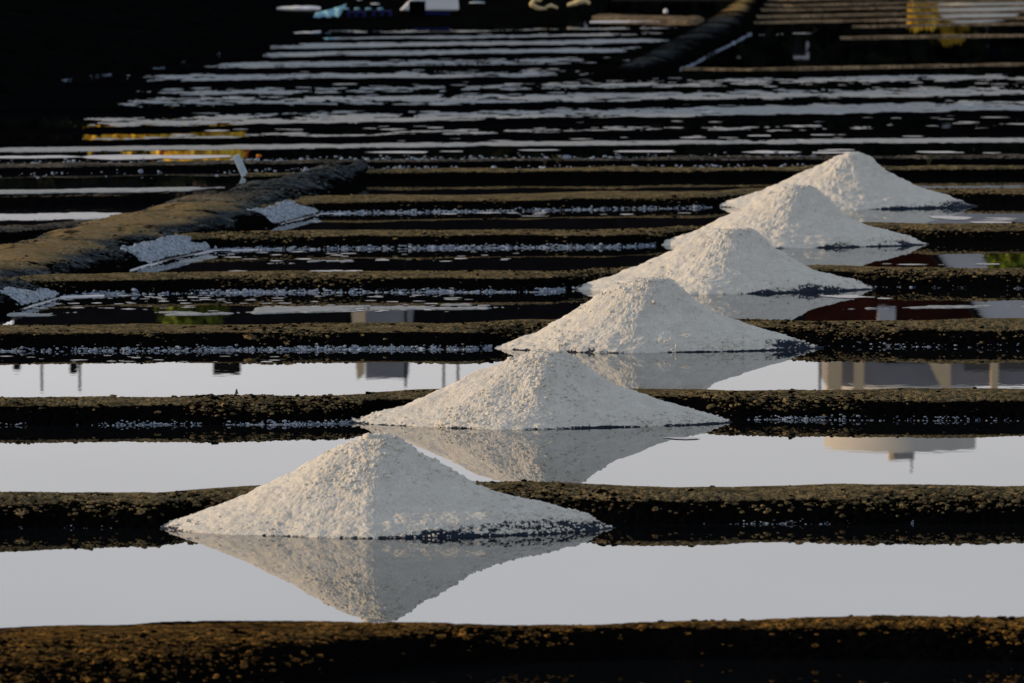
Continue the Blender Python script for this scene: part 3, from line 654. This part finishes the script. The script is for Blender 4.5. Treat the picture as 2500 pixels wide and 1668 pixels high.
def pallet(px, py, label, w=.34):
    x, y = on(px, py, ZB); r = empty('pallet', (x, y, ZB), label=label, cat='pallet', group='navy pallets on the dark bank')
    for j in range(5):
        m_ = MB(); m_.box(-w/2, w/2, .0+.09*j, .07+.09*j, .08, .10); m_.build('board', M['navy'], r)
    for j in range(3):
        m_ = MB(); xx = -w/2+.03+j*(w-.06)/2; m_.box(xx-.03, xx+.03, 0, .43, 0, .08); m_.build('block', M['navy'], r)
pallet(870, 42, 'navy pallet nearer the blue tarpaulin'); pallet(932, 40, 'navy pallet nearer the white tub', .36)
def rock(px, py, r_, label, mat, seed, group, name='stone', fl=.7, z=ZB, cat='stone'):
    x, y = on(px, py, z); g = np.linspace(0, 2*np.pi, 18, endpoint=False); t2 = np.linspace(0, np.pi, 10)
    G, T = np.meshgrid(g, t2, indexing='ij'); n = 1+.3*fbm(np.cos(G)*1.5+seed, np.sin(G)*1.5+T, seed, 3)*np.sin(T)
    V = np.stack([r_*n*np.sin(T)*np.cos(G), r_*.7*n*np.sin(T)*np.sin(G), r_*fl*(n*np.cos(T)+.8)], -1)
    o = link(name, mesh_np(name, V.reshape(-1, 3), grid_faces(18, 10, True)[:, ::-1]), mat, label=label, cat=cat, group=group); o.location = (x, y, z)
for i, (px, lb) in enumerate([(845, 'leftmost'), (872, 'second from left'), (899, 'third from left'), (928, 'rightmost')]):
    rock(px, 25, .055, 'small pale blue block, %s of the row of four behind the pallets' % lb, M['tarp'], i+2, 'row of four small pale blocks', 'block', .5, ZB, 'block')
G_ = 'pale objects on the dark bank near the top edge'
rock(915, 13, .09, 'flat white block between the pallets and the top edge', M['white_paint'], 9, G_, fl=.25)
rock(880, 4, .09, 'flat white block at the very top edge above the pallets', M['white_paint'], 12, G_, fl=.25)
rock(1165, 10, .16, 'long pale block right of the white tub', M['pale_wood'], 15, G_, fl=.16)
# sunlit twisted driftwood
def driftwood(pts, r0, label, seed):
    n = 60; P = smooth_curve(np.array(pts), n) if len(pts) > 2 else np.linspace(pts[0], pts[1], n)
    T = np.gradient(P, axis=0); T /= np.linalg.norm(T, axis=1)[:, None]; up = np.array([0, 1.0, 0])
    s1 = np.cross(T, up); s1 /= np.linalg.norm(s1, axis=1)[:, None]; s2 = np.cross(T, s1)
    g = np.linspace(0, 2*np.pi, 12, endpoint=False)
    rr = r0*(.35+.65*np.sin(np.pi*np.linspace(.06, .94, n)))[:, None]*(1+.3*fbm(np.linspace(0, 9, n)[:, None]+seed, np.cos(g)[None]*1.5, seed, 3))
    V = P[:, None] + s1[:, None]*(rr*np.cos(g))[..., None] + s2[:, None]*(rr*np.sin(g))[..., None]
    Fq = grid_faces(12, n, True); V = V.transpose(1, 0, 2)
    return link('driftwood', mesh_np('driftwood', V.reshape(-1, 3), Fq), M['stone'], label=label, cat='driftwood', group='sunlit driftwood on the dark bank')
def dp(px, py, base=30): # a point above the bank at the distance of image row `base`
    x, y = at(px, base, ZB); kk = y/F_PX; return (x, y, ZB + (base-py)*kk)
driftwood([dp(1322, 2), dp(1304, 0), dp(1298, 12), dp(1312, 20), dp(1335, 22)], .045, 'curled sunlit driftwood, left of the two at the top edge', 3)
driftwood([dp(1330, 20), dp(1345, 14), dp(1362, 20)], .035, 'short sunlit driftwood stub between the two larger pieces', 4)
driftwood([dp(1385, 14, 24), dp(1405, 8, 24), dp(1425, 0, 24), dp(1440, 10, 24)], .06, 'thick sunlit driftwood, right of the two at the top edge', 5)
rock(1625, 33, .042, 'small white stone on the sunlit far bund', M['white_paint'], 21, G_, fl=1.2, z=.06)

# ------------------------------------------------------------------ trees, hedges, houses beyond (seen mirrored)
def foliage_mesh(name, X0, X1, Y0, Y1, Z0, Z1, n, size, seed, dome=True, tall=1.0):
    rg = np.random.default_rng(seed); c = rg.uniform(-1, 1, (n*2, 3)); 
    if dome: c = c[(c**2).sum(1) < 1]
    c = c[:n]; cl = fbm(c[:, 0]*3+seed, c[:, 2]*3+c[:, 1], seed, 2); c = c[cl > -.25]; m = len(c)
    P = np.stack([(X0+X1)/2+(X1-X0)/2*c[:, 0], (Y0+Y1)/2+(Y1-Y0)/2*c[:, 1], (Z0+Z1)/2+(Z1-Z0)/2*c[:, 2]], -1)
    a = rg.normal(0, 1, (m, 3)); a /= np.linalg.norm(a, axis=1)[:, None]; a[:, 2] *= tall; b = np.cross(a, rg.normal(0, 1, (m, 3))); b /= np.linalg.norm(b, axis=1)[:, None]
    s = size*rg.uniform(.6, 1.4, (m, 1)); a *= s; b *= s*.6
    V = np.stack([P-a, P+b, P+a, P-b], 1).reshape(-1, 3); return mesh_np(name, V, np.arange(len(V)).reshape(-1, 4), False)
def tree(x, y, h, w, mat, label, seed, n=1500, group='trees round the marsh', trunk=.35, z0=.3, size=.22):
    r = empty('tree', (x, y, z0), label=label, cat='tree', group=group)
    m_ = MB(); m_.tube(0, 0, -.3, h*.6, .16, .07, 10, .1, 0)
    for k in range(4):
        a = k*1.57+seed; m_.tube(.04, 0, h*(.25+.05*k), h*.7, .06, .02, 6, w*.3*math.cos(a), w*.3*math.sin(a))
    m_.build('trunk', M['bark'], r)
    link('crown', foliage_mesh('crown', -w/2, w/2, -w/2, w/2, h*trunk*.4, h, n, size, seed), mat, r)
rg = random.Random(4)
for i in range(9):   # the row left of the pans whose shade falls over the far left
    tree(-30+rg.uniform(-1, 1), 96+i*7.4, (5.6 if i < 3 else 8.4)+rg.uniform(-.6, .5), 7.5, M['leaf_dark'], 'dark tree in the row beyond the left edge whose shade covers the far pans', i+40, 2200, 'dark shade trees left of the pans', size=.3)
HD = 227.5
for i in range(17):
    xa = -34+i*4.6; hgt = 4.9+rg.uniform(-.4, .5)
    o = link('hedge', foliage_mesh('hedge', xa-2.9, xa+2.9, HD-1, HD+1, .1, hgt, 3600, .30, 100+i, False), M['leaf_dark'],
             label='dark hedge beyond the pans, mirrored as black in the far brine', cat='hedge', group='dark hedges in front of the houses')
x0, h0 = at_d(215, 205, 222); x1, h1 = at_d(585, 376, 222)
link('reed_clump', foliage_mesh('reed_clump', x0+1.9, x1, 221, 223, 3.0, h1, 4400, .17, 7, False, 2.5), M['leaf_gold'], label='tall golden reeds mirrored left of the leaning post', cat='reeds')
link('shrub', foliage_mesh('shrub', x0, x0+2.1, 221, 222.5, 3.3, h1-.1, 260, .15, 8, False, 2), M['leaf_gold'], label='sparse yellowish shrub left of the golden reeds', cat='shrub')
link('shrub', foliage_mesh('shrub', x0+1.7, x1+.1, 223.2, 224, 3.0, h1+.05, 900, .17, 9, False, 1.5), M['leaf_rust'], label='rust-red shrub behind the golden reeds', cat='shrub')
for i, xa in enumerate((-10.2, -8.3, -6.4)):
    link('hedge', foliage_mesh('hedge', xa-1.25, xa+1.25, 218.6, 219.8, .1, at_d(0, 296, 219)[1], 3400, .22, 140+i, False), M['leaf_dark'],
         label='low dark hedge hiding the feet of the golden reeds', cat='hedge', group='low hedges before the golden reeds')
xa, ha = at_d(2415, 664, 228); tree(xa+.9, 228, ha, 2.0, M['leaf_green'], 'yellow-green tree at the right in front of the white gable', 77, 1600, trunk=2.0, size=.16)
xa, ha = at_d(470, 782, 228); tree(xa, 228, ha+.1, 1.9, M['leaf_green'], 'yellow-green slender tree left in front of the slate roofs', 78, 900, trunk=2.1, size=.16)

def house(px0, px1, D, eave, ridge, wall, roof, label, gable_front=False, depth=7, chimneys=(), windows=3):
    X0 = (px0-1250)*D/F_PX; X1 = (px1-1250)*D/F_PX; xm = (X0+X1)/2; r = empty('house', (xm, D, .3), label=label, cat='house')
    hw = (X1-X0)/2; e, t = eave-.3, ridge-.3
    m_ = MB(); m_.box(-hw, hw, 0, depth, 0, e)
    if gable_front:
        m_.poly([(-hw, 0, e), (hw, 0, e), (0, 0, t)]); m_.poly([(hw, depth, e), (-hw, depth, e), (0, depth, t)])
    else:
        m_.poly([(-hw, depth, e), (-hw, 0, e), (-hw, depth/2, t)]); m_.poly([(hw, 0, e), (hw, depth, e), (hw, depth/2, t)])
    m_.build('wall', wall, r)
    m_ = MB(); o_ = .3; tt = .18
    if gable_front:
        s_ = (t-e)/hw
        for sg in (-1, 1):
            p = [(sg*(hw+o_), -o_*.3, e-o_*s_+.02), (sg*(hw+o_), depth+o_, e-o_*s_+.02), (0, depth+o_, t+.02), (0, -o_*.3, t+.02)]
            q = [(a, b, c+tt) for a, b, c in p]; m_.poly(p); m_.poly(q[::-1])
            for j in range(4): m_.poly([p[j], q[j], q[(j+1) % 4], p[(j+1) % 4]])
    else:
        s_ = (t-e)/(depth/2)
        for sg, yb in ((-1, -o_), (1, depth+o_)):
            p = [(-hw-o_, yb, e-o_*s_+.02), (hw+o_, yb, e-o_*s_+.02), (hw+o_, depth/2, t+.02), (-hw-o_, depth/2, t+.02)]
            q = [(a, b, c+tt) for a, b, c in p]; m_.poly(p); m_.poly(q[::-1])
            for j in range(4): m_.poly([p[j], q[j], q[(j+1) % 4], p[(j+1) % 4]])
    rf = m_.build('roof', roof, r)
    for (pc, wpx, top, mm) in chimneys:
        xc = (pc-1250)*D/F_PX-xm; ww = wpx*D/F_PX/2; m_ = MB(); m_.box(xc-ww, xc+ww, depth/2-.5 if not gable_front else .6, depth/2+.5 if not gable_front else 1.6, t-1.2, top-.3)
        m_.build('chimney', M[mm], rf)
    for j in range(windows):
        xc = -hw+(j+.5)*2*hw/windows
        f = MB(); f.box(xc-.5, xc+.5, -.05, .03, 1.0, 2.4); fo = f.build('window', M['white_wall'], r)
        g = MB(); g.box(xc-.42, xc+.42, -.07, -.04, 1.08, 2.32); g.build('pane', M['glass'], fo)
    d = MB(); d.box(-.5, .5, -.06, .02, 0, 2.1); d.build('door', M['navy'], r)
    return r
D1 = 246
_, hr = at_d(0, 850, D1)
house(-900, 20, D1, 6.2, hr-1, M['dark_wall'], M['slate'], 'slate-roofed dark house at the far left of the mirrored row', chimneys=[(-400, 60, hr, 'dark_wall')])
house(60, 820, D1, 6.2, hr+.3, M['dark_wall'], M['slate'], 'slate-roofed house with a broad dark chimney mirrored in the left pan',
      chimneys=[(543, 66, at_d(0, 931, D1)[1], 'dark_wall'), (163, 16, at_d(0, 926, D1)[1], 'dark_wall'), (22, 14, at_d(0, 921, D1)[1], 'dark_wall')])
house(835, 1500, D1+.5, 6.2, hr-.1, M['dark_wall'], M['slate'], 'dark slate-roofed house in the middle of the mirrored row')
r = empty('roof_turret', ((935-1250)*D1/F_PX, D1+2, 0), label='small slate attic with a cream left gable, mirrored in the left pan', cat='building')
kx = D1/F_PX; zt = at_d(0, 938, D1)[1]; zb = hr-1.5; m_ = MB()
m_.poly([(-85*kx, -.3, zb), (-45*kx, -.3, zb), (-48*kx, -.3, zt-.15), (-66*kx, -.3, zt)]); m_.build('gable', M['cream'], r)
m_ = MB(); m_.box(-46*kx, 76*kx, -.3, 2, zb, zt-.03, (-46*kx, 58*kx, -.1, 2)); m_.build('roof', M['grey_render'], r)
house(1530, 2010, D1, 6, hr-.5, M['dark_wall'], M['slate'], 'slate-roofed house left of the round tower')
xg0 = 2250; 
house(2183, 2740, 230, at_d(0, 470, 230)[1], at_d(0, 862, 230)[1], M['white_wall'], M['slate'], 'white gable-fronted house at the right of the mirrored row', gable_front=True, windows=2)
house(2010, 2390, 233, 5.2, at_d(0, 800, 233)[1], M['dark_wall'], M['rust_roof'], 'low red-roofed house before the tower', chimneys=[(2178, 44, at_d(0, 830, 233)[1], 'white_wall')])
# round tower with annexes
D2 = 262; kx = D2/F_PX; X_ = lambda px: (px-1250)*kx; Hh = lambda py: at_d(0, py, D2)[1]
r = empty('tower', (X_(2207), D2+2.2, .3), label='tall round tower, cream where sunlit, with a small lantern and mast', cat='tower')
m_ = MB(); m_.tube(0, 0, -.3, Hh(1106)-.3, 187*kx, 187*kx, 64); tw = m_.build('drum', M['tower_render'], r, smooth=True)
m_ = MB(); m_.box(-15*kx, 34*kx, -.4, .4, Hh(1108)-.3, Hh(1134)-.3); m_.build('lantern', M['grey_render'], r)
m_ = MB(); m_.box(-29*kx, -16*kx, -.5, .1, Hh(1108)-.3, Hh(1136)-.3); m_.build('flue', M['cream'], r)
m_ = MB(); m_.tube(29*kx, 0, Hh(1134)-.3, Hh(1170)-.3, .035, .02, 8); m_.build('mast', M['grey_render'], r)
D3 = 250; kx = D3/F_PX; X_ = lambda px: (px-1250)*kx; Hh = lambda py: at_d(0, py, D3)[1]
r = empty('apartment_block', (0, D3, .3), label='grey rendered block with cream pilasters and dark windows before the tower', cat='building')
m_ = MB(); m_.box(X_(2020), X_(2560), 0, 6, 0, Hh(946)-.3, (X_(2020), X_(2560), .4, 6)); m_.build('wall', M['grey_render'], r)
for (a_, b_) in ((2020, 2056), (2086, 2110), (2420, 2438)):
    m_ = MB(); m_.box(X_(a_), X_(b_), -.3, -.01, 0, Hh(960)-.3); m_.build('pilaster', M['cream'], r)  # cream colour stands in for sun on the wall faces
m_ = MB(); m_.poly([(X_(2265), -.25, Hh(878)-.3), (X_(2322), -.25, Hh(878)-.3), (X_(2322), -.25, Hh(958)-.3), (X_(2305), -.25, Hh(958)-.3)]); m_.build('gable', M['cream'], r)
for (a_, b_, c_, d_) in ((2160, 2262, 872, 888), (2356, 2418, 872, 906), (2442, 2520, 872, 904)):
    m_ = MB(); m_.box(X_(a_), X_(b_), -.12, -.02, Hh(c_)-1.2, Hh(d_)-.3); m_.build('window', M['glass'], r)
for i, (px, top, lb) in enumerate([(100, 957, 'leftmost mast mirrored in the left pan'), (193, 956, 'second mast from the left mirrored in the left pan'), (990, 947, 'thin mast by the attic with the cream gable'),
        (1083, 970, 'mast left of the thicker one, right of the attic'), (1118, 1000, 'thicker mast right of the attic'), (2003, 1000, 'tall mast just left of the round tower')]):
    z_ = at_d(0, top, 240)[1]; m_ = MB(); m_.tube(0, 0, 0, z_-.3, .045, .03, 8)
    m_.build('mast', M['slate'], label=lb, cat='mast', group='masts along the village').location = ((px-1250)*240/F_PX, 240, .3)
# big heap under the far right, mirrored in stripes
HX, HY = (2385-1250)*226/F_PX, 226
nph, nrr = 90, 30; ph = np.linspace(0, 2*np.pi, nph, endpoint=False); rh = np.linspace(0, 1, nrr)
X = np.cos(ph)[:, None]*rh*1.75; Y = np.sin(ph)[:, None]*rh*1.3; z = 1.27*(1-rh**3.4)[None]+.05*fbm(X*2, Y*2, 5, 3)
me = mesh_np('salt_heap', np.stack([X, Y, z], -1).reshape(-1, 3), grid_faces(nph, nrr, True), True, {'wet': np.zeros(nph*nrr)})
o = link('salt_heap', me, M['salt'], label='broad white salt heap mirrored in stripes at the top right', cat='salt heap'); o.location = (HX, HY, 0)
link('dry_grass', foliage_mesh('dry_grass', HX-1.9, HX+.1, HY+1.3, HY+1.9, .05, at_d(0, 95, HY+1.5)[1], 3400, .12, 31, False, 2), M['leaf_gold'], label='golden dry grass behind the left side of the salt heap', cat='grass clump')
link('dry_grass', foliage_mesh('dry_grass', HX-1.75, HX-1.1, HY-1.7, HY-1.35, .02, 1.28, 1500, .11, 33, False, 2), M['leaf_gold'], label='golden dry grass at the left foot of the salt heap', cat='grass clump')
